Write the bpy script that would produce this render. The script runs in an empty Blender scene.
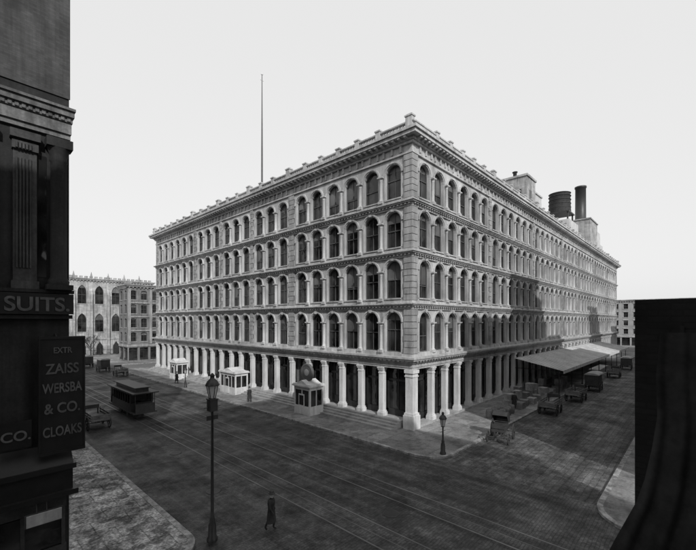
import bpy, math, random
from mathutils import Vector, Matrix
random.seed(7)
S = bpy.context.scene
COL = S.collection
CAM = Vector((-28.74, -19.06, 9.86))

# ------------------------------------------------------------------ materials
def M(name, val, rough=0.75, var=0.25, scale=0.8, streak=0.0, bump=0.0, bscale=25, brick=None, spec=0.3,
      wall=False, stretch=None, fine=0.0, mortar=0.6, metallic=0.0, patch=None, rvar=0.0, grime=0.0):
    m = bpy.data.materials.new(name); m.use_nodes = True
    nt = m.node_tree; N = nt.nodes; L = nt.links
    b = N["Principled BSDF"]
    b.inputs["Roughness"].default_value = rough
    b.inputs["Specular IOR Level"].default_value = spec
    b.inputs["Metallic"].default_value = metallic
    g = N.new("ShaderNodeNewGeometry")
    def noise(sc, vec, det=6, mp=None):
        if mp:
            mm = N.new("ShaderNodeMapping"); mm.inputs["Scale"].default_value = mp
            L.new(vec, mm.inputs["Vector"]); vec = mm.outputs[0]
        n = N.new("ShaderNodeTexNoise"); n.inputs["Scale"].default_value = sc
        n.inputs["Detail"].default_value = det; n.inputs["Roughness"].default_value = 0.62
        L.new(vec, n.inputs["Vector"]); return n.outputs["Fac"]
    def rng(o, lo, hi, a=0.3, c=0.7):
        r = N.new("ShaderNodeMapRange"); r.inputs[1].default_value = a; r.inputs[2].default_value = c
        r.inputs[3].default_value = lo; r.inputs[4].default_value = hi
        L.new(o, r.inputs[0]); return r.outputs[0]
    def mul(a, c):
        q = N.new("ShaderNodeMath"); q.operation = 'MULTIPLY'
        for i, o in enumerate((a, c)):
            if isinstance(o, (int, float)): q.inputs[i].default_value = o
            else: L.new(o, q.inputs[i])
        return q.outputs[0]
    P = g.outputs["Position"]
    v = mul(rng(noise(scale, P), 1 - var, 1 + var), val)
    if streak: v = mul(v, rng(noise(1.0, P, 5, (3.0, 3.0, 0.18)), 1 - streak, 1 + streak * 0.5))
    if grime: v = mul(v, rng(noise(1.0, P, 5, (1.1, 1.1, 0.35)), 1 - grime, 1.0, 0.36, 0.52))
    if stretch: v = mul(v, rng(noise(1.0, P, 6, stretch[:3]), 1 - stretch[3], 1 + stretch[3]))
    if patch:
        for (ps, lo, hi, a, c) in patch: v = mul(v, rng(noise(ps, P, 7), lo, hi, a, c))
    if fine: v = mul(v, rng(noise(9.0, P, 8), 1 - fine, 1 + fine))
    if rvar:
        rr_ = rng(noise(0.35, P, 6), rough-rvar, min(1, rough+rvar), .38, .62); L.new(rr_, b.inputs["Roughness"])
    hgt = None
    if brick:
        bw, bh, ms = brick
        t = N.new("ShaderNodeTexBrick"); t.inputs["Scale"].default_value = 1.0
        t.inputs["Brick Width"].default_value = bw; t.inputs["Row Height"].default_value = bh
        t.inputs["Mortar Size"].default_value = ms; t.inputs["Mortar Smooth"].default_value = 0.3
        t.inputs["Color1"].default_value = (1.12,)*3+(1,); t.inputs["Color2"].default_value = (0.82,)*3+(1,)
        t.inputs["Mortar"].default_value = (mortar,)*3+(1,)
        if wall:
            sx = N.new("ShaderNodeSeparateXYZ"); L.new(P, sx.inputs[0])
            ad = N.new("ShaderNodeMath"); ad.operation = 'ADD'
            L.new(sx.outputs[0], ad.inputs[0]); L.new(sx.outputs[1], ad.inputs[1])
            cx = N.new("ShaderNodeCombineXYZ"); L.new(ad.outputs[0], cx.inputs[0]); L.new(sx.outputs[2], cx.inputs[1])
            L.new(cx.outputs[0], t.inputs["Vector"])
        else:
            nz = N.new("ShaderNodeTexNoise"); nz.inputs["Scale"].default_value = 1.2; L.new(P, nz.inputs["Vector"])
            vm = N.new("ShaderNodeVectorMath"); vm.operation = 'MULTIPLY_ADD'
            L.new(nz.outputs["Color"], vm.inputs[0]); vm.inputs[1].default_value = (.12, .12, 0); L.new(P, vm.inputs[2])
            L.new(vm.outputs[0], t.inputs["Vector"])
        bb = N.new("ShaderNodeRGBToBW"); L.new(t.outputs["Color"], bb.inputs[0])
        v = mul(v, bb.outputs[0]); hgt = t.outputs["Fac"]
    cc = N.new("ShaderNodeCombineColor")
    for i in range(3): L.new(v, cc.inputs[i])
    L.new(cc.outputs[0], b.inputs["Base Color"])
    if bump:
        bp = N.new("ShaderNodeBump"); bp.inputs["Strength"].default_value = bump
        bp.inputs["Distance"].default_value = 0.03
        nn = noise(bscale, P, 4)
        if hgt is not None:
            q = N.new("ShaderNodeMath"); q.operation = 'SUBTRACT'
            L.new(nn, q.inputs[0]); L.new(hgt, q.inputs[1]); nn = q.outputs[0]
        L.new(nn, bp.inputs["Height"]); L.new(bp.outputs[0], b.inputs["Normal"])
    return m

IRON = M("painted_cast_iron", 0.47, 0.6, 0.14, 0.35, streak=0.25, fine=0.08, bump=0.12, bscale=12, grime=.3, patch=[(.08, .85, 1.1, .4, .6)])
IRON_D = M("painted_cast_iron_weathered", 0.34, 0.65, 0.2, 0.6, streak=0.3, fine=0.1, grime=.3)
WHITE = M("white_paint", 0.66, 0.5, 0.08, 0.9, streak=0.2, fine=0.08, grime=.2)
FRAME = M("window_sash_paint", 0.09, 0.5, 0.15, 2)
BLIND = M("window_blind_cloth", 0.12, 0.35, 0.5, 0.35, spec=0.5)
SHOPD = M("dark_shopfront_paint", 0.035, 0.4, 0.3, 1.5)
STONE = M("granite_step", 0.34, 0.8, 0.18, 0.7, fine=0.15, bump=0.2, grime=.3)
ROOFM = M("roof_tar", 0.08, 0.9, 0.3, 0.4)
TIN = M("painted_sheet_metal", 0.5, 0.5, 0.2, 0.4, fine=0.1, streak=0.15, grime=.2)
DARKM = M("dark_painted_metal", 0.03, 0.45, 0.3, 3, spec=0.4)
DARKW = M("dark_painted_wood", 0.045, 0.6, 0.35, 2, fine=0.2)
WOOD = M("weathered_wood", 0.16, 0.8, 0.3, 2, fine=0.25, streak=0.2)
WOODL = M("pale_pine_wood", 0.30, 0.8, 0.4, 1.2, fine=0.25, streak=0.2)
CANV = M("wagon_canvas", 0.30, 0.85, 0.25, 1.2, fine=0.1)
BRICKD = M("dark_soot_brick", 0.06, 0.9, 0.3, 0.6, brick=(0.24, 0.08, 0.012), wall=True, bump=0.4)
BRICKM = M("weathered_brick", 0.17, 0.9, 0.25, 0.5, brick=(0.24, 0.08, 0.012), wall=True, bump=0.3)
STONEL = M("pale_limestone", 0.40, 0.85, 0.2, 0.3, streak=0.35, brick=(1.1, 0.45, 0.015), wall=True, mortar=0.75, grime=.35)
STONED = M("shade_darkened_brownstone", 0.022, 0.8, 0.4, 0.9, streak=0.45, fine=0.25, bump=.2)  # very dark base colour stands in for shade on the left-edge building
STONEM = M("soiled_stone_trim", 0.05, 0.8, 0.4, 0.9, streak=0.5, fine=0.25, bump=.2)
SIGNB = M("sign_board_black", 0.012, 0.5, 0.4, 1.5)
GILT = M("sign_letter_paint", 0.10, 0.5, 0.45, 2.5, fine=.2)
PAVE = M("flagstone_paving", 0.22, 0.85, 0.3, 0.35, brick=(1.8, 1.5, 0.03), fine=0.25, bump=0.15, mortar=0.6,
         patch=[(.25, .7, 1.1, .4, .6), (1.6, .7, 1.05, .38, .5)])
PAVEW = M("flagstone_paving_worn", 0.33, 0.9, 0.4, 0.6, brick=(1.5, 1.2, 0.03), fine=0.5, bump=0.35, mortar=0.55, bscale=14,
          patch=[(1.3, .4, 1.1, .42, .52), (4.5, .65, 1.15, .4, .6), (.3, .75, 1.2, .4, .6)])
KERB = M("granite_kerb", 0.27, 0.8, 0.3, 0.9, fine=0.3, bump=0.25, patch=[(2.2, .55, 1.1, .4, .55)])
GROUND = M("packed_earth_and_stone", 0.12, 0.95, 0.3, 0.1, fine=0.2)
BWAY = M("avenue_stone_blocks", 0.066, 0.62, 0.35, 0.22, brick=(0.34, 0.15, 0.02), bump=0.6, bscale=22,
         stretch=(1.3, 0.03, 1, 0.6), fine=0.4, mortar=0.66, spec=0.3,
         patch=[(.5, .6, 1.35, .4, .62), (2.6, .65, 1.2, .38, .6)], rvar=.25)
SIDE = M("side_street_cobbles", 0.11, 0.8, 0.35, 0.3, brick=(0.17, 0.36, 0.025), bump=0.7, bscale=22,
         stretch=(0.05, 1.1, 1, 0.5), fine=0.45, mortar=0.6,
         patch=[(.4, .6, 1.3, .4, .6), (2.2, .6, 1.2, .38, .58)], rvar=.15)
RAIL = M("worn_steel_rail", 0.14, 0.4, 0.5, .5, spec=0.5, metallic=0.3)
SKIN = M("skin", 0.33, 0.6, 0.05, 8)
CLOTH = M("dark_wool_cloth", 0.03, 0.95, 0.3, 6)
HORSE = M("horse_coat", 0.06, 0.7, 0.3, 3)
LGLASS = M("lantern_frosted_glass", 0.45, 0.25, 0.1, 4, spec=0.6)
CARP = M("streetcar_paint", .05, .5, .4, 1)

def glass(name, val=0.012):
    m = bpy.data.materials.new(name); m.use_nodes = True
    N = m.node_tree.nodes; L = m.node_tree.links; b = N["Principled BSDF"]
    g = N.new("ShaderNodeNewGeometry")
    n = N.new("ShaderNodeTexNoise"); n.inputs["Scale"].default_value = 0.55; L.new(g.outputs["Position"], n.inputs[0])
    r = N.new("ShaderNodeValToRGB")
    r.color_ramp.elements[0].position = 0.35; r.color_ramp.elements[0].color = (val*.4,)*3+(1,)
    r.color_ramp.elements[1].position = 0.7; r.color_ramp.elements[1].color = (val*4,)*3+(1,)
    L.new(n.outputs[0], r.inputs[0]); L.new(r.outputs[0], b.inputs["Base Color"])
    b.inputs["Roughness"].default_value = 0.07; b.inputs["Specular IOR Level"].default_value = 0.45
    n2 = N.new("ShaderNodeTexNoise"); n2.inputs["Scale"].default_value = 1.1; L.new(g.outputs["Position"], n2.inputs[0])
    bp = N.new("ShaderNodeBump"); bp.inputs["Strength"].default_value = 0.35; bp.inputs["Distance"].default_value = 0.1
    L.new(n2.outputs[0], bp.inputs["Height"]); L.new(bp.outputs[0], b.inputs["Normal"])
    return m
GLASS = glass("window_glass")

# ------------------------------------------------------------------ mesh builder
class MB:
    def __init__(s): s.v = []; s.f = []; s.m = []; s.s = []
    def add(s, vs, fs, m=0, sm=False, X=None):
        o = len(s.v)
        for p in vs:
            s.v.append(tuple(X @ Vector(p)) if X else tuple(p))
        for f in fs:
            s.f.append(tuple(i + o for i in f)); s.m.append(m); s.s.append(sm)
    def box(s, x0, x1, y0, y1, z0, z1, m=0, X=None):
        s.add([(x0,y0,z0),(x1,y0,z0),(x1,y1,z0),(x0,y1,z0),(x0,y0,z1),(x1,y0,z1),(x1,y1,z1),(x0,y1,z1)],
              [(0,3,2,1),(4,5,6,7),(0,1,5,4),(1,2,6,5),(2,3,7,6),(3,0,4,7)], m, False, X)
    def lathe(s, prof, cx=0, cy=0, seg=12, m=0, X=None, sm=True):
        vs = []; fs = []; n = len(prof)
        for (r, z) in prof:
            for k in range(seg):
                a = 2*math.pi*(k+0.5)/seg
                vs.append((cx + r*math.cos(a), cy + r*math.sin(a), z))
        for i in range(n-1):
            for k in range(seg):
                k2 = (k+1) % seg
                fs.append((i*seg+k, i*seg+k2, (i+1)*seg+k2, (i+1)*seg+k))
        s.add(vs, fs, m, sm, X)
        s.add([vs[k] for k in range(seg)], [tuple(reversed(range(seg)))], m, False, X)
        s.add([vs[(n-1)*seg+k] for k in range(seg)], [tuple(range(seg))], m, False, X)
    def rod(s, p, q, r0, r1=None, seg=8, m=0):
        p = Vector(p); q = Vector(q); r1 = r0 if r1 is None else r1
        d = q - p; X = Matrix.Translation(p) @ d.to_track_quat('Z', 'Y').to_matrix().to_4x4()
        s.lathe([(r0, 0), (r1, d.length)], 0, 0, seg, m, X)
    def prism(s, poly, z0, z1, m=0):
        n = len(poly)
        s.add([(x, y, z0) for x, y in poly] + [(x, y, z1) for x, y in poly],
              [tuple(reversed(range(n))), tuple(range(n, 2*n))] + [(i, (i+1) % n, n+(i+1) % n, n+i) for i in range(n)], m)
    def prismxz(s, poly, y0, y1, m=0, X=None):
        n = len(poly)
        s.add([(x, y0, z) for x, z in poly] + [(x, y1, z) for x, z in poly],
              [tuple(range(n)), tuple(reversed(range(n, 2*n)))] + [(i, n+i, n+(i+1) % n, (i+1) % n) for i in range(n)], m, False, X)
    def prismyz(s, poly, x0, x1, m=0, X=None):
        n = len(poly)
        s.add([(x0, y, z) for y, z in poly] + [(x1, y, z) for y, z in poly],
              [tuple(reversed(range(n))), tuple(range(n, 2*n))] + [(i, (i+1) % n, n+(i+1) % n, n+i) for i in range(n)], m, False, X)
    def merge(s, o, X):
        k = len(s.v)
        s.v += [tuple(X @ Vector(p)) for p in o.v]
        s.f += [tuple(i+k for i in f) for f in o.f]; s.m += o.m; s.s += o.s
    def mesh(s, name, mats):
        me = bpy.data.meshes.new(name); me.from_pydata(s.v, [], s.f)
        for m in mats: me.materials.append(m)
        me.polygons.foreach_set("material_index", s.m)
        me.polygons.foreach_set("use_smooth", s.s); me.update()
        return me
    def obj(s, name, mats, parent=None, loc=(0,0,0), rot=0):
        return mkobj(name, s.mesh(name, mats), parent, loc, rot)

def mkobj(name, data, parent=None, loc=(0,0,0), rot=0):
    o = bpy.data.objects.new(name, data); COL.objects.link(o)
    o.location = loc; o.rotation_euler = (0, 0, rot)
    if parent: o.parent = parent
    return o
def root(name, label, cat, loc=(0,0,0), rot=0, group=None):
    o = mkobj(name, None, None, loc, rot); o["label"] = label; o["category"] = cat
    if group: o["group"] = group
    return o
def tag(o, label, cat, group=None):
    o["label"] = label; o["category"] = cat
    if group: o["group"] = group
    return o
def struct(o, label=None, cat=None):
    o["kind"] = "structure"
    if label: o["label"] = label
    o["category"] = cat or "ground"
    return o

# ------------------------------------------------------------------ wall cell with an opening (front at y=0, recess to +y)
def outline(w, h, kind, n=10):
    a = w/2
    if kind == 'rect': return [(a, h), (-a, h)], h
    if kind == 'round':
        zs = h - a
        return [(a*math.cos(math.pi*i/n), zs + a*math.sin(math.pi*i/n)) for i in range(n+1)], zs
    if kind == 'seg':
        rise = w*0.16; zs = h - rise; pts = []
        for i in range(n+1):
            x = a - w*i/n; pts.append((x, zs + rise*(1-(x/a)**2)))
        return pts, zs
    zs = h - w*0.87; pts = []
    for i in range(n//2+1):
        t = math.radians(60)*i/(n//2); pts.append((-a + w*math.cos(t), zs + w*math.sin(t)))
    return pts + [(-x, z) for x, z in reversed(pts[:-1])], zs

def cell(mb, x0, x1, z0, z1, cx, w, oz0, oz1, kind, depth=0.45, m=0):
    pts, zs = outline(w, oz1-oz0, kind)
    pts = [(cx+x, oz0+z) for x, z in pts]; zs += oz0
    a, b = cx-w/2, cx+w/2
    q = lambda p: mb.add([(x, 0, z) for x, z in p], [(0,1,2,3)], m)
    if oz0 > z0 + 1e-4: q([(x0,z0),(x1,z0),(x1,oz0),(x0,oz0)])
    q([(x0,oz0),(a,oz0),(a,zs),(x0,zs)]); q([(b,oz0),(x1,oz0),(x1,zs),(b,zs)])
    if z1 > zs + 1e-4:
        q([(x0,zs),(a,zs),(a,z1),(x0,z1)]); q([(b,zs),(x1,zs),(x1,z1),(b,z1)])
    for i in range(len(pts)-1):
        p, r = pts[i], pts[i+1]; q([(r[0],r[1]),(p[0],p[1]),(p[0],z1),(r[0],z1)])
    loop = [(a,oz0),(b,oz0)] + pts
    n = len(loop)
    for i in range(n):
        p, r = loop[i], loop[(i+1) % n]
        if abs(p[0]-r[0])+abs(p[1]-r[1]) < 1e-5: continue
        mb.add([(p[0],0,p[1]),(r[0],0,r[1]),(r[0],depth,r[1]),(p[0],depth,p[1])], [(0,1,2,3)], m)

def ring(mb, cx, zs, r0, r1, y0, y1, n=10, m=0, a0=0, a1=math.pi):
    for i in range(n):
        t, u = a0+(a1-a0)*i/n, a0+(a1-a0)*(i+1)/n
        P = [(cx+r*math.cos(k), zs+r*math.sin(k)) for r, k in ((r0,t),(r1,t),(r1,u),(r0,u))]
        vs = [(x, y0, z) for x, z in P] + [(x, y1, z) for x, z in P]
        mb.add(vs, [(0,1,2,3),(1,5,6,2),(0,3,7,4)], m)

def window_mb(w, h, kind, blind=0.0, depth=0.36, vbar=True, rail=0.48, fr=0.09):
    mb = MB()
    pts, zs = outline(w, h, kind); loop = [(-w/2, 0), (w/2, 0)] + pts
    def inset(p, d):
        x, z = p; sx = (w/2-d)/(w/2)
        return (x*sx, d + z*(h-2*d)/h)
    inn = [inset(p, fr) for p in loop]; n = len(loop); y = depth-0.08
    for i in range(n):
        j = (i+1) % n
        if abs(loop[i][0]-loop[j][0])+abs(loop[i][1]-loop[j][1]) < 1e-5: continue
        A, B, C, D = loop[i], loop[j], inn[j], inn[i]
        mb.add([(A[0],y,A[1]),(B[0],y,B[1]),(C[0],y,C[1]),(D[0],y,D[1]),(C[0],y+.1,C[1]),(D[0],y+.1,D[1])],
               [(0,1,2,3),(3,2,4,5)], 0)
    zr = h*rail
    mb.box(-w/2+fr, w/2-fr, y+.01, y+.1, zr-.04, zr+.04, 0)
    if vbar:
        mb.box(-.022, .022, y+.03, y+.1, fr, zr-.04, 0); mb.box(-.022, .022, y+.03, y+.1, zr+.04, h-fr*1.2, 0)
    mb.add([(x, depth+.02, z) for x, z in loop], [tuple(range(n))], 1)
    if blind > 0:
        hb = h*(1-blind); hb = min(hb, zs-0.01) if blind > .35 else hb
        up = [p for p in [inset(q, .04) for q in pts] if p[1] > hb]
        ww = up[0][0]
        poly = [(-abs(up[-1][0]), hb), (abs(ww), hb)] + up
        mb.add([(x, depth+.008, z) for x, z in poly], [tuple(range(len(poly)))], 2)
    return mb
WM = [FRAME, GLASS, BLIND]

# ------------------------------------------------------------------ department store
store = root("department_store", "large five-storey pale cast-iron department store with arcaded windows", "building")
BAY = 2.68
LR = {}
FL = [(6.6, 11.5, 6.95, 10.68), (11.5, 16.25, 12.0, 15.52), (16.25, 20.85, 16.75, 20.12), (20.85, 25.1, 21.35, 24.58)]
OPW = 1.84
sides = {'front': (-1, -math.pi/2, [6,3,3,3,6], [.75,.9,.5,.5,.9,.75]),
         'flank': (1, 0.0, [6,6,6,4,6,6,6], [.75,.6,.6,.6,.6,.6,.6,.75])}
win_mb = {}
for fi, (z0, z1, a, b) in enumerate(FL):
    for bi, bl in enumerate((0.0, 0.3, 0.52, 0.0, 0.42, 0.62, 0.2)):
        win_mb[(fi, bi)] = window_mb(OPW, b-a, 'round', bl, vbar=(bi != 3), rail=(.48, .48, .5, .4, .48, .34, .56)[bi])
def halfcol(h):
    mb = MB(); r = .17
    mb.box(-.26, .26, -.34, .0, -.1, .14)
    mb.lathe([(.23,.14),(.24,.2),(.19,.25),(r,.3),(r*.9,h-.42),(r*.95,h-.40),(r*1.1,h-.37),(r*.95,h-.34),(r*1.05,h-.24),(r*1.6,h-.12)], 0, -.12, 10)
    mb.box(-.31, .31, -.38, .0, h-.12, h)
    return mb
cols_mb = {fi: halfcol((b-OPW/2)-(z0+.35)) for fi, (z0, z1, a, b) in enumerate(FL)}
places_w = []; places_c = []
def rm(rot): return Matrix.Rotation(rot, 4, 'Z')

for side, (sg, rot, groups, piers) in sides.items():
    R = rm(rot)
    t = 0; bays = []; bnd = []; prs = []
    for gi, g in enumerate(groups):
        prs.append((t, t+piers[gi])); t += piers[gi]
        for k in range(g):
            bays.append((t, t+BAY))
            if k < g-1: bnd.append(t+BAY)
            t += BAY
    prs.append((t, t+piers[-1])); t += piers[-1]; Ltot = t; LR[side] = Ltot
    def sp(a, b):
        return (a, b) if sg > 0 else (-b, -a)
    def band(mb, p, za, zb, back=0.0, m=0):
        if sg > 0: x0, x1 = back, Ltot + p
        else: x0, x1 = -Ltot - p, p
        mb.box(x0, x1, -p, back, za, zb, m)
    for fi, (z0, z1, oa, ob) in enumerate(FL):
        w = MB(); zs = ob-OPW/2
        for (a, b) in bays:
            x0, x1 = sp(a, b); cx = (x0+x1)/2
            cell(w, x0, x1, z0, z1, cx, OPW, oa, ob, 'round', 0.5)
            r = OPW/2
            ring(w, cx, zs, r, r+.10, -.07, 0); ring(w, cx, zs, r+.10, r+.25, -.15, 0)
            for s2 in (-1, 1):
                xx = cx + s2*(r+.085); w.box(xx-.084, xx+.084, -.055, 0.003, oa, zs)
            w.prismxz([(cx-.1, ob-.02), (cx+.1, ob-.02), (cx+.17, min(ob+.42, z1-.56)), (cx-.17, min(ob+.42, z1-.56))], -.27, 0)
            w.box(cx-r-.02, cx+r+.02, -.13, .3, oa-.11, oa-.003)
            places_w.append((fi, Matrix(R) @ Matrix.Translation((cx, 0, oa))))
        for (a, b) in prs:
            x0, x1 = sp(a, b); w.add([(x0,0,z0),(x1,0,z0),(x1,0,z1),(x0,0,z1)], [(0,1,2,3)])
        w.obj("arcade_wall", [IRON], store, rot=rot)
        for bb in bnd:
            places_c.append((fi, Matrix(R) @ Matrix.Translation((sg*bb, 0, z0+.35))))
        c = MB()
        band(c, .15, z0+.003, z0+.24)
        for bb in bnd:
            x = sg*bb; c.box(x-.34, x+.34, -.22, -.151, z0+.004, z0+.25)
        if fi < 3:
            band(c, .15, z1-.55, z1-.40); band(c, .20, z1-.40, z1-.22); band(c, .40, z1-.22, z1-.10); band(c, .50, z1-.10, z1-.001)
            n = int(Ltot/.42)
            for i in range(n):
                x = sg*(.1 + i*.42); c.box(x-.09, x+.09, -.33, -.2, z1-.36, z1-.222)
        c.obj("string_course", [IRON], store, rot=rot)
    for pi, (a, b) in enumerate(prs):
        q = MB(); x0, x1 = sp(a, b)
        for fi, (z0, z1, oa, ob) in enumerate(FL):
            za = z0+.25; zb = z1-.55 if fi < 3 else z1-.02
            nb = max(5, int((zb-za)/.55)); hh = (zb-za)/nb
            for k in range(nb):
                e = .0 if k % 2 else .07
                X0, X1 = x0-e, x1+e
                if pi == 0:
                    if sg > 0: X0 = 0.0
                    else: X1 = .135
                if pi == len(prs)-1:
                    if sg > 0: X1 = x1
                    else: X0 = x0
                q.box(X0, X1, -.135, .02, za+k*hh+.03, za+(k+1)*hh-.03)
            q.box(x0+(0.0 if sg > 0 else .03), x1-(.0 if sg < 0 else .03), -.06, .015, za, zb)
        q.obj("quoined_pier", [IRON_D], store, rot=rot)
    e = MB()
    x0, x1 = (1.0, Ltot) if sg > 0 else (-Ltot, 0.15)
    e.box(x0, x1, -.15, 1.0, 5.45, 6.0)
    band(e, .22, 5.65, 5.75, -.14)
    band(e, .30, 6.0, 6.15, .9); band(e, .62, 6.27, 6.42, .9); band(e, .72, 6.42, 6.6, .9)
    band(e, .36, 6.15, 6.27, .9)
    for i in range(int(Ltot/.5)):
        x = sg*(.15+i*.5); e.box(x-.11, x+.11, -.55, -.361, 6.16, 6.268)
    e.obj("ground_floor_entablature", [IRON], store, rot=rot)
    c = MB()
    band(c, .18, 25.1, 25.28); band(c, .10, 25.28, 25.92); band(c, .32, 25.92, 26.15)
    band(c, 1.0, 26.4, 26.72, .3); band(c, 1.16, 26.72, 26.98, 1.2); band(c, .45, 26.15, 26.4, .2)
    n = int(Ltot/.67)
    for i in range(n+1):
        x = sg*(.2+i*.67)
        c.prismyz([(-.452, 26.16), (-.9, 26.25), (-.93, 26.398), (-.452, 26.398)], x-.13, x+.13)
    for (a, b) in bays:
        for xx in (a+.35, (a+b)/2, b-.35):
            x = sg*xx; c.box(x-.1, x+.1, -.26, -.1, 25.35, 25.919)
    c.obj("main_cornice", [IRON], store, rot=rot)
    p = MB()
    y0, y1 = -.62, -.30
    def seg(a, b, za, zb, yo=0.0, m=0):
        xx0, xx1 = sp(a, b)
        p.box(xx0, xx1, y0-yo, y1+yo, za, zb, m)
    st = -.62 if sg < 0 else -.30
    seg(st, Ltot+.5, 26.98, 27.16); seg(st, Ltot+.5, 27.6, 27.72, .04)
    posts = sorted(bnd + [(a+b)/2 for a, b in prs])
    for k, bb in enumerate(posts):
        big = any(abs(bb-(a+b)/2) < .01 for a, b in prs)
        hw = .34 if big else .26
        if k == 0: 
            if sg > 0: continue
            bb = -.1
        xx0, xx1 = sp(bb-hw, bb+hw); hz = 28.1 if big else 27.86
        p.box(xx0, xx1, y0-.08, y1+.08, 27.0, hz)
        p.box(xx0-.07, xx1+.07, y0-.15, y1+.15, hz, hz+.13)
        if big: p.box(xx0+.08, xx1-.08, y0, y1, hz+.13, hz+.25)
    nb = int(Ltot/.36)
    for i in range(nb):
        x = sg*(.3+i*.36); p.box(x-.075, x+.075, y0+.08, y1-.08, 27.16, 27.6)
    p.obj("parapet_balustrade", [IRON], store, rot=rot)
    base = .76 if side == 'front' else .35
    pm = MB(); hh = 5.45
    pm.box(-.37, .37, -.30, .42, base-.02 if side == 'front' else 0.0, base+.35)
    pm.box(-.31, .31, -.24, .38, base+.35, base+.5)
    pm.box(-.24, .24, -.18, .34, base+.5, hh-.62)
    pm.box(-.28, .28, -.22, .37, hh-.62, hh-.54); pm.box(-.25, .25, -.19, .35, hh-.54, hh-.3)
    pm.box(-.31, .31, -.26, .39, hh-.3, hh-.15); pm.box(-.37, .37, -.31, .42, hh-.15, hh-.003)
    pme = pm.mesh("ground_pillar", [WHITE])
    pts_ = sorted(bnd + [(a+b)/2 for a, b in prs[1:-1]]) + [Ltot-.42]
    for bb in pts_:
        pos = R @ Vector((sg*bb, 0, 0)); mkobj("pillar", pme, store, pos, rot)
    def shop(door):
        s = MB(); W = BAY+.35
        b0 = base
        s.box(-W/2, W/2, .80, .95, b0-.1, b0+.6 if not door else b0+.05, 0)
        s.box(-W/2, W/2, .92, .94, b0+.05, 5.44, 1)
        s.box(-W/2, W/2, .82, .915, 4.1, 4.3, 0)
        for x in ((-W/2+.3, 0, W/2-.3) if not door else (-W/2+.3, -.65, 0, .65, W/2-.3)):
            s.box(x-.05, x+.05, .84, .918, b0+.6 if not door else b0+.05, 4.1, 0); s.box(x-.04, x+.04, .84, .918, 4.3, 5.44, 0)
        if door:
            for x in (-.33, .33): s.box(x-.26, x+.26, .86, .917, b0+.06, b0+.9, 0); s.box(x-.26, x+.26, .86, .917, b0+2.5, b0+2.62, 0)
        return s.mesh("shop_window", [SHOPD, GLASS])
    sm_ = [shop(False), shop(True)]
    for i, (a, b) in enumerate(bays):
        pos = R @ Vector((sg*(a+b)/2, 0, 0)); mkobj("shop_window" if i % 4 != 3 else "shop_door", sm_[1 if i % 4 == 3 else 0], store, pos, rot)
    if side == 'front':
        s = MB()
        for k in range(4):
            s.box(-Ltot, -.9, -2.0+k*.42, 1.0, .13+.158*k, .13+.158*(k+1))
        s.obj("entrance_steps", [STONE], store, rot=rot)
    else:
        s = MB(); s.box(.7, Ltot, -.36, 1.0, .0, .345); s.obj("plinth", [STONE], store, rot=rot)

cp = MB()
cp.box(-.5, .62, -.5, .62, .0, 1.35); cp.box(-.42, .56, -.42, .56, 1.35, 1.55); cp.box(-.3, .5, -.3, .5, 1.55, 4.8)
cp.box(-.36, .56, -.36, .56, 4.8, 4.92); cp.box(-.32, .5, -.32, .5, 4.92, 5.15); cp.box(-.42, .56, -.42, .56, 5.15, 5.448)
cp.obj("corner_pillar", [WHITE], store)
LF, LK = LR['front'], LR['flank']
k = MB()
k.box(1.0, LK, 1.0, LF, 0, 26.9)
k.box(0, 1.0, LF-.02, LF+.1, 0, 26.9); k.box(LK-.02, LK+.1, 0, 1.0, 0, 26.9)
k.obj("rear_wall", [BRICKM], store)
k = MB(); k.box(.4, LK-.2, .4, LF-.2, 26.9, 27.02); k.obj("roof", [ROOFM], store)

def place_parts(lst, table, name, mats, keyf, limit=100):
    lst = sorted(lst, key=lambda q: (q[1].translation - CAM).length)
    cache = {}; rest = MB()
    for i, (fi, X) in enumerate(lst):
        key = keyf(fi, i); mb = table[key]
        if i < limit:
            if key not in cache: cache[key] = mb.mesh(name, mats)
            mkobj(name, cache[key], store, X.translation, X.to_euler().z)
        else: rest.merge(mb, X)
    if rest.v:
        o = rest.obj(name + "_run", mats, store); o["kind"] = "stuff"
rr = random.Random(3)
place_parts(places_w, win_mb, "window", WM, lambda fi, i: (fi, rr.choice([0, 0, 1, 2, 3, 3, 4, 1, 5, 6, 0])), 100)
place_parts(places_c, cols_mb, "half_column", [IRON], lambda fi, i: fi, 100)

# ------------------------------------------------------------------ rooftop things
r = root("roof_penthouse", "pale brick elevator penthouse standing on the store roof", "rooftop structure", (48.5, 7.5, 27.0))
m = MB(); m.box(-2.5, 2.6, -2.6, 3, 0, 10.3); m.box(-2.7, 2.8, -2.8, 3.2, 10.3, 10.7); m.obj("penthouse_wall", [STONEL], r)
m = MB(); m.box(2.62, 7.5, -2.3, 3, 0, 8.4); m.box(2.62, 7.7, -2.5, 3.2, 8.4, 8.7); m.box(7.52, 11.5, -2.1, 3, 0, 6.4); m.obj("lower_wing", [TIN], r)
m = MB(); m.box(-2.56, -2.5, -1.6, -.4, 6, 8); m.box(-2.56, -2.5, .6, 1.8, 6, 8); m.box(-1, .2, -2.66, -2.6, 6, 8); m.box(4, 5.2, -2.36, -2.3, 5, 7); m.obj("window", [GLASS], r)
m = MB(); m.lathe([(.35, 10.7), (.35, 11.8), (.5, 11.85), (.5, 12)], -1.2, 0, 10); m.lathe([(.3, 8.7), (.3, 9.6), (.45, 9.65), (.45, 9.8)], 4.6, 0, 10); m.obj("vent_pipe", [DARKM], r)
r = root("water_tank", "dark round wooden water tank on a raised iron stand", "water tank", (71.5, 5.6, 27.0))
m = MB(); m.lathe([(2.35, 8.4), (2.4, 8.5), (2.2, 13.0), (2.25, 13.05), (2.25, 13.15)], 0, 0, 28)
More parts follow.
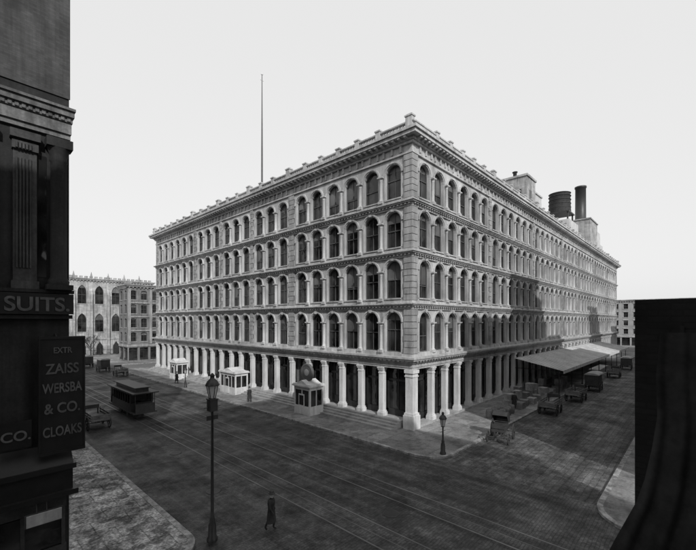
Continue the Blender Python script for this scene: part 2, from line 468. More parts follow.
for z in (8.9, 9.7, 10.6, 11.5, 12.4): m.lathe([(2.40, z), (2.41, z+.04), (2.40, z+.1)], 0, 0, 28)
m.obj("tank_barrel", [DARKW], r)
m = MB(); m.lathe([(2.4, 13.15), (.1, 13.7), (.02, 13.8)], 0, 0, 28); m.obj("tank_lid", [DARKM], r)
m = MB(); m.box(-2.6, 2.6, -2.6, 2.6, 8.1, 8.39)
for x in (-2.2, 2.2):
    for y in (-2.2, 2.2): m.box(x-.15, x+.15, y-.15, y+.15, 6.2, 8.1)
m.obj("tank_stand", [DARKM], r)
m = MB(); m.box(-3.4, 5.2, -2.8, 3.4, 0, 6.2); m.obj("tank_base_house", [TIN], r)
r = root("chimney_stack", "tall dark iron chimney rising from the store roof", "chimney", (87.5, 4.5, 27.0))
m = MB(); m.lathe([(1.5, 9.2), (1.45, 9.3), (1.3, 9.4), (1.25, 18.3), (1.4, 18.4), (1.4, 18.8), (1.1, 18.82), (1.05, 16)], 0, 0, 24); m.obj("flue", [DARKM], r)
m = MB(); m.box(-4.4, 4.6, -3, 4, 0, 8.9); m.box(-4.6, 4.8, -3.2, 4.2, 8.9, 9.2); m.obj("chimney_base", [STONEL], r)
m = MB(); m.box(4.8, 11, -2.6, 4, 0, 7.6); m.box(11.02, 16, -2.4, 4, 0, 4.8); m.obj("boiler_house", [TIN], r)
r = root("flagpole", "tall bare flagpole standing on the store roof", "flagpole", (5.6, 32.0, 27.0))
m = MB(); m.lathe([(.16, 0), (.14, 10), (.06, 21.8), (.05, 22)], 0, 0, 8); m.obj("pole", [FRAME], r)
m = MB(); m.lathe([(.02, 22), (.17, 22.15), (.17, 22.25), (.02, 22.4)], 0, 0, 8); m.box(-.3, .3, -.03, .03, 21.2, 21.26); m.obj("finial", [WHITE], r)

# ------------------------------------------------------------------ entrance booths
def booth(W, D, H, sign=False, **kw):
    r = root("entrance_booth", kw['label'], "booth", kw['loc'], kw.get('rot', -math.pi/2), "white entrance booths along the shopfront")
    b = MB(); a = W/2; d = D/2
    b.box(-a, a, -d, d, 0, .9)
    for x in (-a+.09, a-.09):
        for y in (-d+.09, d-.09): b.box(x-.089, x+.089, y-.089, y+.089, .9, H-.6)
    n = max(2, round(W/1.1))
    for i in range(1, n): x = -a+W*i/n; b.box(x-.05, x+.05, -d+.01, -d+.12, .9, H-.6)
    for s2 in (-1, 1): b.box(s2*a-.1 if s2 > 0 else -a+.01, a-.01 if s2 > 0 else -a+.1, -.05, .05, .9, H-.6)
    b.box(-a, a, -d, d, H-.6, H-.25)
    b.box(-a+.12, a-.12, -d-.02, -d, .15, .8)
    b.obj("booth_wall", [WHITE], r)
    g = MB(); g.box(-a+.1, a-.1, -d+.06, d-.06, .9, H-.6); g.obj("booth_glazing", [GLASS], r)
    t = MB(); t.box(-a-.18, a+.18, -d-.18, d+.18, H-.25, H-.1); t.box(-a-.1, a+.1, -d-.1, d+.1, H-.1, H)
    t.prismxz([(-a*.7, H), (a*.7, H), (0, H+.42)], -d-.05, d)
    t.obj("booth_roof", [WHITE], r)
    dr = MB()
    dr.box(-.46, .46, -d-.055, -d-.022, .05, 2.15); dr.box(-.33, .33, -d-.07, -d-.056, .2, .8); dr.box(-.33, .33, -d-.07, -d-.056, 1.0, 2.0, 1)
    dr.obj("door", [WHITE, GLASS], r)
    if sign:
        s = MB(); X = Matrix.Translation((0, -.2, H+1.15)) @ Matrix.Rotation(math.radians(90), 4, 'X')
        s.lathe([(.02, .12), (.72, .12), (.75, .16), (.9, .16), (.95, .1), (.95, -.1), (.9, -.16), (.75, -.16), (.72, -.12), (.02, -.12)], 0, 0, 32, 0, X, False)
        s.lathe([(.02, .135), (.34, .135), (.36, .125)], 0, 0, 24, 1, X, False)
        s.box(-.06, .06, -.26, -.14, H+.02, H+.35, 0)
        s.obj("round_sign", [M("weathered_sign_metal", .1), IRON_D], r)
    return r
booth(2.5, 1.9, 3.15, True, loc=(-2.5, 11.3, .13), label="white booth with a large round sign on its roof")
booth(4.0, 1.9, 3.0, loc=(-1.9, 27.6, .13), label="wide white glazed entrance booth against the shop steps")
booth(2.8, 1.9, 3.0, loc=(-1.9, 45.5, .13), label="white glazed entrance booth against the shop steps")

# ------------------------------------------------------------------ awning
r = root("loading_canopy", "long pale sheet-metal canopy over the loading pavement", "canopy", (0, 0, 0))
ax0, ax1 = 25.0, 84.0
m = MB()
yi, yo, zi, zo = -.25, -6.3, 4.75, 3.5
m.add([(ax0,yi,zi),(ax1,yi,zi),(ax1,yo,zo),(ax0,yo,zo),(ax0,yi,zi-.06),(ax1,yi,zi-.06),(ax1,yo,zo-.06),(ax0,yo,zo-.06)],
      [(0,3,2,1),(4,5,6,7),(0,4,7,3),(1,2,6,5),(3,7,6,2),(0,1,5,4)])
x = ax0+.4
while x < ax1:
    m.add([(x-.03,yi,zi+.07),(x+.03,yi,zi+.07),(x+.03,yo,zo+.07),(x-.03,yo,zo+.07),(x-.03,yi,zi),(x+.03,yi,zi),(x+.03,yo,zo),(x-.03,yo,zo)],
          [(0,3,2,1),(0,4,7,3),(1,2,6,5),(3,7,6,2)]); x += .85
m.obj("canopy_roof", [M("canopy_pale_metal", .6, .45, .15, .4, streak=.1, grime=.2)], r)
m = MB(); m.box(ax0-.05, ax1+.05, yo-.08, yo-.003, zo-.35, zo+.1); m.obj("fascia", [WHITE], r)
x = ax0+.3
cps = MB(); cps.rod((0, yo+.6, .0), (0, yo+.6, zo-.03), .07, .06); cps.lathe([(.16, 0), (.16, .25), (.08, .4)], 0, yo+.6, 8)
cps.rod((0, yo+.6, zo-.7), (0, yo+1.4, zo+.1), .03)
cpm = cps.mesh("post", [DARKM])
tr = MB(); tr.rod((0, yo+.1, zo-.12), (0, yi, zo-.12), .04); tr.rod((0, -2.5, zo-.12), (0, -2.5, zi-.55), .03); tr.rod((0, -4.4, zo-.12), (0, -4.4, zi-1.0), .03)
trm = tr.mesh("truss", [DARKM])
while x < ax1:
    mkobj("post", cpm, r, (x, 0, 0)); mkobj("truss", trm, r, (x, 0, 0)); x += 6.5

# ------------------------------------------------------------------ ground
m = MB(); m.add([(-1500,-1500,0),(1500,-1500,0),(1500,1500,0),(-1500,1500,0)], [(0,1,2,3)])
struct(m.obj("ground", [GROUND]), "flat packed city ground reaching the horizon")
KW, KE = -21.1, -5.5; KN, KS = -5.9, -15.0
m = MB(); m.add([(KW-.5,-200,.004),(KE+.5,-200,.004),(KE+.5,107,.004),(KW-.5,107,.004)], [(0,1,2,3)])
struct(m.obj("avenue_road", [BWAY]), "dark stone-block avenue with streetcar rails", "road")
m = MB(); m.add([(KE+.5,KS-.5,.006),(260,KS-.5,.006),(260,KN+.5,.006),(KE+.5,KN+.5,.006)], [(0,1,2,3)])
m.add([(-200,KS-.5,.006),(KW-.5,KS-.5,.006),(KW-.5,-3,.006),(-200,-3,.006)], [(0,1,2,3)])
struct(m.obj("side_street_road", [SIDE]), "worn cobbled side street", "road")
def slab(name, x0, x1, y0, y1, rc, mat, corners, h=.13, kw=.28):
    def poly(i):
        P = []
        for (cx, cy, a0, nm) in ((x0, y0, 180, 'sw'), (x1, y0, 270, 'se'), (x1, y1, 0, 'ne'), (x0, y1, 90, 'nw')):
            rr_ = (rc if nm in corners else .3)
            sx = 1 if 'w' in nm else -1; sy = 1 if 's' in nm else -1
            ox, oy = cx+sx*rr_, cy+sy*rr_
            for k in range(9):
                a = math.radians(a0+90*k/8); P.append((ox+(rr_-i)*math.cos(a), oy+(rr_-i)*math.sin(a)))
        return P
    A = poly(0); B = poly(kw)
    m = MB(); m.prism(B, -.05, h); struct(m.obj(name, [mat]), "flagstone pavement raised above the road", "pavement")
    m = MB(); n = len(A)
    vs = [(x, y, -.05) for x, y in A] + [(x, y, h+.012) for x, y in A] + [(x, y, h+.012) for x, y in B] + [(x, y, h-.02) for x, y in B]
    fs = []
    for i in range(n):
        j = (i+1) % n; fs += [(i, j, n+j, n+i), (n+i, n+j, 2*n+j, 2*n+i), (2*n+i, 2*n+j, 3*n+j, 3*n+i)]
    m.add(vs, fs); struct(m.obj(name.replace("pavement", "kerb"), [KERB]), "granite kerb edging the pavement", "kerb")
slab("store_pavement", KE, 119, KN, 66, 2.2, PAVE, ('sw',))
slab("shop_pavement", -90, KW, -3.6, 75, 1.5, PAVEW, ('se',))
slab("corner_pavement", -7.3, 200, -60, KS, 2.5, PAVE, ('nw',))
slab("near_pavement", -90, KW, -60, KS, 1.5, PAVE, ('ne',))
slab("north_pavement", KE, 119, 75, 107, 1.5, PAVE, ('sw',))
for cxx in (-15.2, -11.2):
    m = MB()
    for dx in (-.72, .72): m.box(cxx+dx-.045, cxx+dx+.045, -200, 107, .0, .014)
    m.box(cxx-.02, cxx+.02, -200, 107, .0, .012)
    struct(m.obj("street_rails", [RAIL]), "pair of worn steel streetcar rails with a cable slot", "rails")
mc = MB(); mc.lathe([(.42, .0), (.42, .018), (.36, .022), (.3, .018)], 0, 0, 24); mcm = mc.mesh("manhole_cover", [DARKM])
for p_ in ((-18.2, 1.5), (-13.2, -7.5), (-17.1, 9.5)):
    o = mkobj("manhole_cover", mcm, None, (p_[0], p_[1], .004)); tag(o, "round iron manhole cover set in the avenue", "manhole cover", "manhole covers in the avenue")

# ------------------------------------------------------------------ generic buildings
def block(name, label, x0, x1, y0, y1, H, faces, floors, bayw, mat, kind='rect', ww=1.1, trim=None, z00=4.2, hood=True, wh=.62, shops=False):
    r = root(name, label, "building", (x0, y0, 0)); Wd, Dp = x1-x0, y1-y0
    trim = trim or mat
    c = MB(); c.box(.5, Wd-.5, .5, Dp-.5, 0, H-.3); c.box(.02, Wd-.02, .02, Dp-.02, H-.3, H-.2); c.obj("inner_wall", [ROOFM], r)
    info = {'s': (Wd, (0, 0, 0), 0), 'w': (Dp, (0, Dp, 0), -math.pi/2), 'n': (Wd, (Wd, Dp, 0), math.pi), 'e': (Dp, (Wd, 0, 0), math.pi/2)}
    for f in 'swne':
        Lf, off, rot = info[f]; w = MB(); fh = (H-z00-1.0)/floors
        wins = []
        if f in faces:
            n = max(1, int(Lf/bayw)); bw = Lf/n
            if shops:
                g = MB()
                for i in range(n):
                    cell(w, i*bw, (i+1)*bw, 0, z00, (i+.5)*bw, bw-.5, .45, z00-.75, 'rect', .35)
                    X0, X1 = i*bw+.25, (i+1)*bw-.25
                    g.box(X0, X1, .3, .34, .45, z00-.75, 1); g.box((X0+X1)/2-.05, (X0+X1)/2+.05, .2, .299, .45, z00-.75, 0)
                    g.box(X0, X1, .2, .298, z00-1.5, z00-1.38, 0); g.box(X0, X1, .15, .297, .45, .95, 0)
                g.obj("shopfront", [SHOPD, GLASS], r, off, rot)
            else: w.add([(0,0,0),(Lf,0,0),(Lf,0,z00),(0,0,z00)], [(0,1,2,3)])
            for j in range(floors):
                za = z00+j*fh
                for i in range(n):
                    cx = (i+.5)*bw; ob = za+fh*.22; ot = ob+fh*wh
                    cell(w, i*bw, (i+1)*bw, za, za+fh, cx, ww, ob, ot, kind, .3)
                    wins.append((cx, ob, ot-ob))
            zt = z00+floors*fh
            w.add([(0,0,zt),(Lf,0,zt),(Lf,0,H),(0,0,H)], [(0,1,2,3)])
        else: w.add([(0,0,0),(Lf,0,0),(Lf,0,H),(0,0,H)], [(0,1,2,3)])
        w.obj("wall", [mat], r, off, rot)
        if f in faces:
            t = MB()
            t.box(-.3, Lf+.3 if f in 'sn' else Lf-.001, -.35, -.002, H-.55, H-.2); t.box(-.5, Lf+.5, -.55, -.003, H-.2, H+.05); t.box(-.05, Lf, -.15, -.002, z00-.5, z00)
            for (cx, ob, wh_) in wins:
                t.box(cx-ww/2-.15, cx+ww/2+.15, -.12, .1, ob-.18, ob-.003)
                if hood and kind == 'rect': t.box(cx-ww/2-.15, cx+ww/2+.15, -.12, -.002, ob+wh_+.02, ob+wh_+.3)
            x = .3
            while x < Lf: t.box(x-.1, x+.1, -.3, -.002, H-.9, H-.551); x += .8
            t.obj("cornice", [trim], r, off, rot)
            R = rm(rot); cache = {}
            for k2, (cx, ob, wh_) in enumerate(wins[:100]):
                key = k2 % 3
                if key not in cache: cache[key] = window_mb(ww, wh_, kind, (0, .35, .15)[key], .24).mesh("window", WM)
                p = Vector(off) + R @ Vector((cx, 0, ob)); mkobj("window", cache[key], r, p, rot)
    return r
cb = block("corner_building", "five-storey stone-fronted commercial building with heavy cornice", .5, 34, 80, 86.5, 18.6, 'sw', 4, 2.3, M("grey_stone_front", .2, .8, .25, .5, streak=.35, grime=.35), 'seg', 1.35, IRON_D, wh=.66, shops=True)
m = MB()
for i in range(8): x = .3+i*2.393*2; m.box(x-.3, x+.3, -.25, -.003, 4.3, 17.6)
for j in range(1, 4): z = 4.2+j*3.35; m.box(.05, 33.4, -.2, -.004, z-.15, z+.12)
m.box(-.6, .6, -.6, .6, 18.66, 19.3); m.obj("pilasters", [IRON_D], cb)
ch = block("gothic_church_building", "pale limestone gothic building with pointed windows", -30, 16, 108, 130, 22.0, 'sw', 2, 4.0, STONEL, 'pointed', 2.1, STONEL, 5.0, wh=.66)
m = MB()
for i in range(12):
    x = .1+i*4.18
    if x > 46: break
    m.box(x-.28, x+.28, -.7, -.003, 0, 17.5); m.add([(x-.28,-.7,17.5),(x+.28,-.7,17.5),(x+.28,-.004,19),(x-.28,-.004,19)], [(0,1,2,3)])
    m.lathe([(.3, 22.06), (.3, 22.8), (.02, 23.9)], x, -.1, 4)
for i in range(38): m.box(.2+i*1.2, .9+i*1.2, -.3, .3, 22.06, 22.6)
m.obj("buttresses_and_battlements", [STONEL], ch)
m = MB()
for i in range(11):
    x = 2.19+i*4.18
    m.prismxz([(x-.8, .3), (x+.8, .3), (x+.8, 2.6), (x, 3.9), (x-.8, 2.6)], -.08, -.004)
m.obj("door", [SHOPD], ch)
r = root("iron_fence", "dark iron railing fence before the gothic building", "fence", (-24, 106.2, 0))
m = MB(); m.box(0, 38, -.04, .04, 1.5, 1.56); m.box(0, 38, -.04, .04, .3, .36)
for i in range(190): m.box(i*.2-.015, i*.2+.015, -.015, .015, .0, 1.75)
for i in range(10): m.box(i*4.2-.15, i*4.2+.15, -.15, .15, 0, 2.0)
m.obj("railing", [DARKM], r)
# two bare winter trees in the churchyard
def tree(loc, H, seed, label):
    r = root("bare_tree", label, "tree", loc, 0, "bare trees by the gothic building"); q = random.Random(seed)
    tr_ = MB(); cr_ = MB()
    tr_.rod((0, 0, -.1), (0, 0, H*.3), .2, .14); tr_.rod((0, 0, H*.3), (.1, .05, H*.5), .14, .1)
    def grow(p, d, l, rad, dep, mb):
        e = p + d*l; mb.rod(p, e, rad, rad*.65, 5)
        if dep == 0: return
        for _ in range(3 if dep > 1 else 4):
            nd = (d + Vector((q.uniform(-.75, .75), q.uniform(-.75, .75), q.uniform(-.15, .5)))).normalized()
            grow(p + d*l*q.uniform(.55, 1), nd, l*q.uniform(.6, .8), rad*.6, dep-1, cr_)
    for i in range(6):
        a = i*1.05+q.random(); z = H*(.28+.04*i)
        grow(Vector((0.05, 0, z)), Vector((math.cos(a), math.sin(a), 1.1)).normalized(), H*.2, .08, 4, cr_)
    tr_.obj("trunk", [DARKW], r); cr_.obj("crown", [DARKW], r)
tree((-9.5, 103.5, 0), 8.0, 4, "small bare winter tree before the pale gothic building")
tree((-1.5, 104.5, 0), 7.0, 9, "small bare winter tree before the pale gothic building")
block("distant_row_building", "distant pale commercial building closing the street", 150, 175, -45, 40, 18.0, 'w', 4, 3.0, M("pale_far_stone", .36, .85, .2, .3, streak=.2), 'rect', 1.4, IRON, shops=True)
block("distant_brick_block", "soot-grey brick building beyond the store", 130, 175, 60, 120, 16.0, 'w', 4, 3.2, BRICKM, 'rect', 1.3, IRON_D)
hs = [(-1, 13, 25), (13.01, 24, 31), (24.01, 38, 22), (38.01, 47, 18), (47.01, 62, 11.5), (62.01, 71, 28), (71.01, 92, 13), (92.01, 104, 23), (104.01, 128, 19)]  # unseen row added as shadow casters; heights shape sun on flank and canopy
for (a, c, h) in hs:
    block("shadow_row_building", "unseen brick building across the side street, added to cast shadow", a, c, -42, -19.6, h, 'n', 5 if h > 15 else 2, 2.8, BRICKM, 'rect', 1.2, STONEM)["group"] = "unseen shadow-casting buildings along the side street"
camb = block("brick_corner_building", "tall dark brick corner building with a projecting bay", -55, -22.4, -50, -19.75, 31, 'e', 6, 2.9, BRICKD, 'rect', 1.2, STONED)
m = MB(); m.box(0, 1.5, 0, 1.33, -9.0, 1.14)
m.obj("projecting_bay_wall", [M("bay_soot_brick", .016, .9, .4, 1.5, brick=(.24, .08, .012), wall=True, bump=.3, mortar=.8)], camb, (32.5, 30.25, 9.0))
m = MB(); m.box(-.04, -.002, .35, .85, -5, .75); m.box(-.07, -.04, .32, .36, -5, .8); m.box(-.07, -.04, .84, .88, -5, .8)
for i in range(50): m.box(-.055, -.041, .37, .83, -5+i*.115, -5+i*.115+.06)
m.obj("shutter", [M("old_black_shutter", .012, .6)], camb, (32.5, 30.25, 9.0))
m = MB(); rows = [(9.72, -18.70), (9.2, -18.66), (8.7, -18.67), (8.3, -18.62), (7.9, -18.55), (7.6, -18.47), (7.3, -18.35), (7.05, -18.25), (6.86, -18.18), (6.4, -18.1), (6.0, -18.05), (5.4, -18.0)]
nx = 40; vs = []; fs = []
for j, (z, yl) in enumerate(rows):
    for i in range(nx+1):
        u = i/nx; y = yl + (-19.6-yl)*u
        amp = .015+.03*(9.8-z)/4
        vs.append((-22.78 - amp*math.sin(u*27+z*.9+.8*math.sin(z*1.3)) - amp*.7*math.sin(u*11-z*1.7) - amp*.5*math.sin(u*53+z*2.1) - .12*(9.8-z)/4, y, z))
for j in range(len(rows)-1):
    for i in range(nx): a = j*(nx+1)+i; fs.append((a, a+1, a+nx+2, a+nx+1))
m.add(vs, fs, 0, True)
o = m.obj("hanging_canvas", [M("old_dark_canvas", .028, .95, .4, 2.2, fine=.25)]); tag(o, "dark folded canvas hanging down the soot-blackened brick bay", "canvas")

# ------------------------------------------------------------------ left edge building
nb = root("shop_corner_building", "dark corner building with pilasters and shop signs", "building", (-25.3, 0, 0))
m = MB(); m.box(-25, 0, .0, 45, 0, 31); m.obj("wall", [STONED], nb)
m = MB()
m.box(-25, .03, -.12, -.002, 17.3, 17.5); m.box(-25, .05, -.2, -.002, 17.5, 17.95); m.box(-25, .08, -.26, -.002, 17.95, 18.15); m.box(-25, .12, -.38, -.002, 18.15, 18.38); m.box(-25, .15, -.46, -.002, 18.38, 18.48)
for i in range(60): m.box(-.12-i*.2, -.0-i*.2, -.3, -.261, 17.98, 18.149)
m.obj("upper_entablature", [M("lighter_soiled_stone", .15, .8, .4, 1.2, streak=.6, fine=.25, bump=.2)], nb)
m = MB(); m.box(-25, .03, -.05, -.002, 19.0, 31); m.obj("upper_wall_facing", [M("dark_brick_upper", .07, .9, .4, .8, brick=(.24,.08,.01), wall=True, streak=.4, mortar=.88)], nb)
def pil(x0, x1, name):
    m = MB(); m.box(x0, x1, -.14, -.002, 11.4, 16.8)
    n = int((x1-x0-.1)/.1)
    for i in range(n): xx = x0+.08+i*.1; m.box(xx, xx+.05, -.19, -.141, 11.9, 16.1)
    m.box(x0-.06, x1+.06, -.22, -.002, 11.1, 11.4); m.box(x0-.04, x1+.04, -.24, -.002, 16.4, 16.7); m.box(x0-.1, x1+.1, -.32, -.002, 16.8, 17.1)
    for i in range(n): xx = x0+.06+i*.1; m.box(xx, xx+.06, -.3, -.24, 16.42, 16.65)
    m.obj(name, [STONEM], nb)
pil(-1.75, -1.05, "pilaster"); pil(-2.9, -2.3, "pilaster")
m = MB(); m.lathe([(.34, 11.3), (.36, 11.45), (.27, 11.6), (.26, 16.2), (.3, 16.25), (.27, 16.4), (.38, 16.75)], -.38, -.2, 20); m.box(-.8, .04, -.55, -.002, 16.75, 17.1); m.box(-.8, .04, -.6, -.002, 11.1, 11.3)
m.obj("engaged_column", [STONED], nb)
m = MB(); m.box(-1.02, -.74, .0, -.02, 11.6, 16.4); m.obj("window_glass", [GLASS], nb)
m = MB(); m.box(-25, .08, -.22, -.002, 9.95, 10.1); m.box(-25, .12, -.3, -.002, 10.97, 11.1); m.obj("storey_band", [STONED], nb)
m = MB(); m.box(-2.4, .1, -.8, -.003, 4.0, 4.2); m.box(-2.4, -.0, -.7, -.003, 3.2, 4.0); m.box(-2.4, .15, -.9, -.003, 3.0, 3.2)
m.prismyz([(-.72, 4.2), (-.003, 4.2), (-.003, 4.9)], -2.4, .02)
m.obj("shop_bay_box", [SIGNB], nb)
m = MB()
m.box(-2.4, -.15, -.35, -.003, .13, .9); m.box(-2.4, -.15, -.34, -.003, 2.4, 3.0)
for x in (-2.3, -1.5, -.25): m.box(x-.06, x+.06, -.36, -.003, .9, 2.4)
m.obj("shopfront_frame", [DARKW], nb)
m = MB(); m.box(-2.3, -.3, -.3, -.005, .95, 2.35); m.obj("shopfront_glass", [GLASS], nb)

def text(body, size, mat, parent, loc, rotz=0, name="lettering", align='CENTER', ext=.012, sx=1.0):
    cu = bpy.data.curves.new(name, 'FONT'); cu.body = body; cu.size = size; cu.extrude = ext
    cu.align_x = align; cu.offset = size*.018
    o = bpy.data.objects.new("tmp", cu); COL.objects.link(o)
    bpy.context.view_layer.update()
    dg = bpy.context.evaluated_depsgraph_get()
    me = bpy.data.meshes.new_from_object(o.evaluated_get(dg)); bpy.data.objects.remove(o)
    me.transform(Matrix.Rotation(math.radians(90), 4, 'X') @ Matrix.Scale(sx, 4, (1, 0, 0)))
    me.materials.clear(); me.materials.append(mat)
    return mkobj(name, me, parent, loc, rotz)
s = root("shop_sign_band", "dark fascia sign board with raised block letters", "sign", (-25.3, -.3, 10.1))
m = MB(); m.box(-4.5, .1, 0, .08, .03, .84); m.obj("sign_board", [SIGNB], s)
text("SUITS.", .76, GILT, s, (-.02, -.02, .16), sx=.98, align='RIGHT')
s = root("shop_sign", "tall black vertical shop sign with pale block lettering", "sign", (-25.45, -.6, 4.75))
m = MB(); m.box(-.85, .52, 0, .12, 0, 4.4); m.box(-.91, .58, -.04, .14, 4.4, 4.5); m.box(-.91, .58, -.04, .14, -.1, -.001)
m.box(-.91, -.851, -.03, .13, 0, 4.4); m.box(.521, .58, -.03, .13, 0, 4.4); m.obj("sign_board", [SIGNB], s)
for tx, z, sz in (("EXTR", 3.85, .32), ("ZAISS", 3.05, .55), ("WERSBA", 2.3, .53), ("& CO.", 1.5, .56), ("CLOAKS", .6, .53)):
    text(tx, sz, GILT, s, (-.165, -.015, z), sx=.62 if len(tx) > 5 else .78)
m = MB(); m.rod((-.3, .12, 4.3), (-.3, .6, 4.6), .03); m.rod((.1, .12, .6), (.1, .6, .9), .03); m.obj("bracket", [DARKM], s)
s = root("small_shop_sign", "small dark sign with pale letters beside the tall sign", "sign", (-26.95, -.5, 5.1))
m = MB(); m.box(-.5, .4, 0, .1, 0, 1.0); m.obj("sign_board", [SIGNB], s); text("CO.", .5, GILT, s, (-.05, -.015, .3))
s = root("white_placard", "small white placard mounted on the dark shopfront", "placard", (-26.15, -.95, 2.2))
m = MB(); m.box(-.6, .45, 0, .05, 0, .42); m.obj("placard_board", [IRON_D], s)
m = MB(); m.box(-.65, .5, .05, .09, -.04, .46); m.obj("placard_frame", [DARKW], s)
m = MB(); m.rod((0, .05, .4), (0, .15, .8), .02); m.rod((-.3, .05, .4), (-.3, .15, .8), .02); m.obj("hanger", [DARKM], s)

# ------------------------------------------------------------------ street lamps
def lamp(loc, H, label, sc=1.0):
    r = root("street_lamp", label, "street lamp", loc)
    m = MB(); m.lathe([(.24*sc, 0), (.24*sc, .12), (.18*sc, .2), (.17*sc, .7), (.11*sc, .85), (.12*sc, .95), (.075*sc, 1.05), (.05*sc, H-1.35*sc), (.075*sc, H-1.33*sc), (.05*sc, H-1.25*sc), (.05*sc, H-1.1*sc)], 0, 0, 12)
    m.rod((-.38*sc, 0, H-1.5*sc), (.38*sc, 0, H-1.5*sc), .018*sc); m.obj("post", [DARKM], r)
    z = H-1.1*sc
    m = MB(); m.lathe([(.13*sc, z), (.25*sc, z+.55*sc)], 0, 0, 6, 0, None, False); m.obj("lantern_glass", [LGLASS], r)
    m = MB(); m.lathe([(.05*sc, z-.12*sc), (.15*sc, z-.03*sc), (.15*sc, z-.001)], 0, 0, 6)
    m.lathe([(.3*sc, z+.55*sc), (.3*sc, z+.6*sc), (.22*sc, z+.75*sc), (.1*sc, z+.86*sc), (.09*sc, z+.95*sc), (.12*sc, z+.98*sc), (.03*sc, z+1.1*sc)], 0, 0, 12)
    for k2 in range(6):
        a = 2*math.pi*(k2+.5)/6; m.rod((.135*sc*math.cos(a), .135*sc*math.sin(a), z-.02), (.256*sc*math.cos(a), .256*sc*math.sin(a), z+.56*sc), .014*sc)
    m.obj("lantern_frame", [DARKM], r)
    return r
l1 = lamp((-20.7, -3.25, .13), 7.42, "tall slender black lamp post with glazed lantern at the kerb", 1.0)
m = MB(); m.box(-.17, .17, -.17, .17, 5.75, 6.25); m.box(-.2, .2, -.2, .2, 6.25, 6.29); m.box(-.26, .26, -.02, .02, 5.35, 5.55); m.obj("post_box", [DARKM], l1)
lamp((-3.95, -5.3, .13), 3.1, "short gas lamp on the corner pavement", .95)
lamp((-4.9, 36, .13), 3.1, "short gas lamp at the kerb before the store", .95)

# ------------------------------------------------------------------ skinned figures
def skinned(verts, edges, radii, name, sub=2):
    me = bpy.data.meshes.new(name); me.from_pydata(verts, edges, [])
    o = bpy.data.objects.new("tmp", me); COL.objects.link(o)
    md = o.modifiers.new("s", 'SKIN'); md.use_smooth_shade = True
    for i, rd in enumerate(radii):
        v = me.skin_vertices[0].data[i]
        v.radius = rd if isinstance(rd, tuple) else (rd, rd)
    me.skin_vertices[0].data[0].use_root = True
    s2 = o.modifiers.new("d", 'SUBSURF'); s2.levels = sub; s2.render_levels = sub
    bpy.context.view_layer.update()
    dg = bpy.context.evaluated_depsgraph_get()
    out = bpy.data.meshes.new_from_object(o.evaluated_get(dg)); out.name = name
    bpy.data.objects.remove(o); return out
def person(loc, rot, label, coat=True):
    r = root("person", label, "person", loc, rot)
    V = [(0,0,.95),(0,0,1.12),(0,-.01,1.35),(0,0,1.47),(0,-.01,1.56),(0,-.02,1.66),(0,-.02,1.74),
         (.1,0,.9),(.12,-.12,.5),(.12,-.05,.1),(.13,-.2,.04), (-.1,0,.9),(-.11,.1,.52),(-.11,.26,.16),(-.11,.16,.04),
         (.19,0,1.42),(.25,.06,1.15),(.26,-.05,.92),(.26,-.08,.82), (-.19,0,1.42),(-.25,-.04,1.15),(-.26,-.2,.95),(-.26,-.24,.87)]
    E = [(0,1),(1,2),(2,3),(3,4),(4,5),(5,6),(0,7),(7,8),(8,9),(9,10),(0,11),(11,12),(12,13),(13,14),(2,15),(15,16),(16,17),(17,18),(2,19),(19,20),(20,21),(21,22)]
    Rr = [(.15,.11),(.14,.11),(.17,.12),(.06,.06),(.07,.08),(.085,.1),(.06,.07),(.1,.1),(.07,.07),(.045,.05),(.035,.045),(.1,.1),(.07,.07),(.045,.05),(.035,.045),
          (.065,.07),(.05,.05),(.038,.038),(.03,.04),(.065,.07),(.05,.05),(.038,.038),(.03,.04)]
    me = skinned(V, E, Rr, "body"); me.materials.append(CLOTH); me.materials.append(SKIN)
    for p in me.polygons:
        if p.center.z > 1.52 or (p.center.z < .86 and abs(p.center.x) > .22): p.material_index = 1
    mkobj("body", me, r)
    m = MB(); X = Matrix.Scale(.72, 4, (0, 1, 0))
    m.lathe([(.30, .42), (.29, .43), (.24, .8), (.2, 1.08), (.235, 1.3), (.2, 1.45), (.1, 1.5)], 0, 0, 16, 0, X); m.obj("coat", [CLOTH], r)
    m = MB(); m.lathe([(.17, 1.735), (.175, 1.75), (.105, 1.76), (.11, 1.83), (.085, 1.88), (.02, 1.9)], 0, -.02, 16); m.obj("hat", [DARKW], r)
    return r
person((-18.3, -4.3, .006), math.radians(30), "person in long dark coat and hat crossing the road")
person((-3.9, 20.5, .13), math.radians(170), "person in dark coat and hat walking on the pavement")
person((-4.3, 40.5, .13), math.radians(10), "person in dark coat and hat walking on the pavement")
person((14.5, -3.9, .13), math.radians(100), "person in dark coat standing beside packing crates")

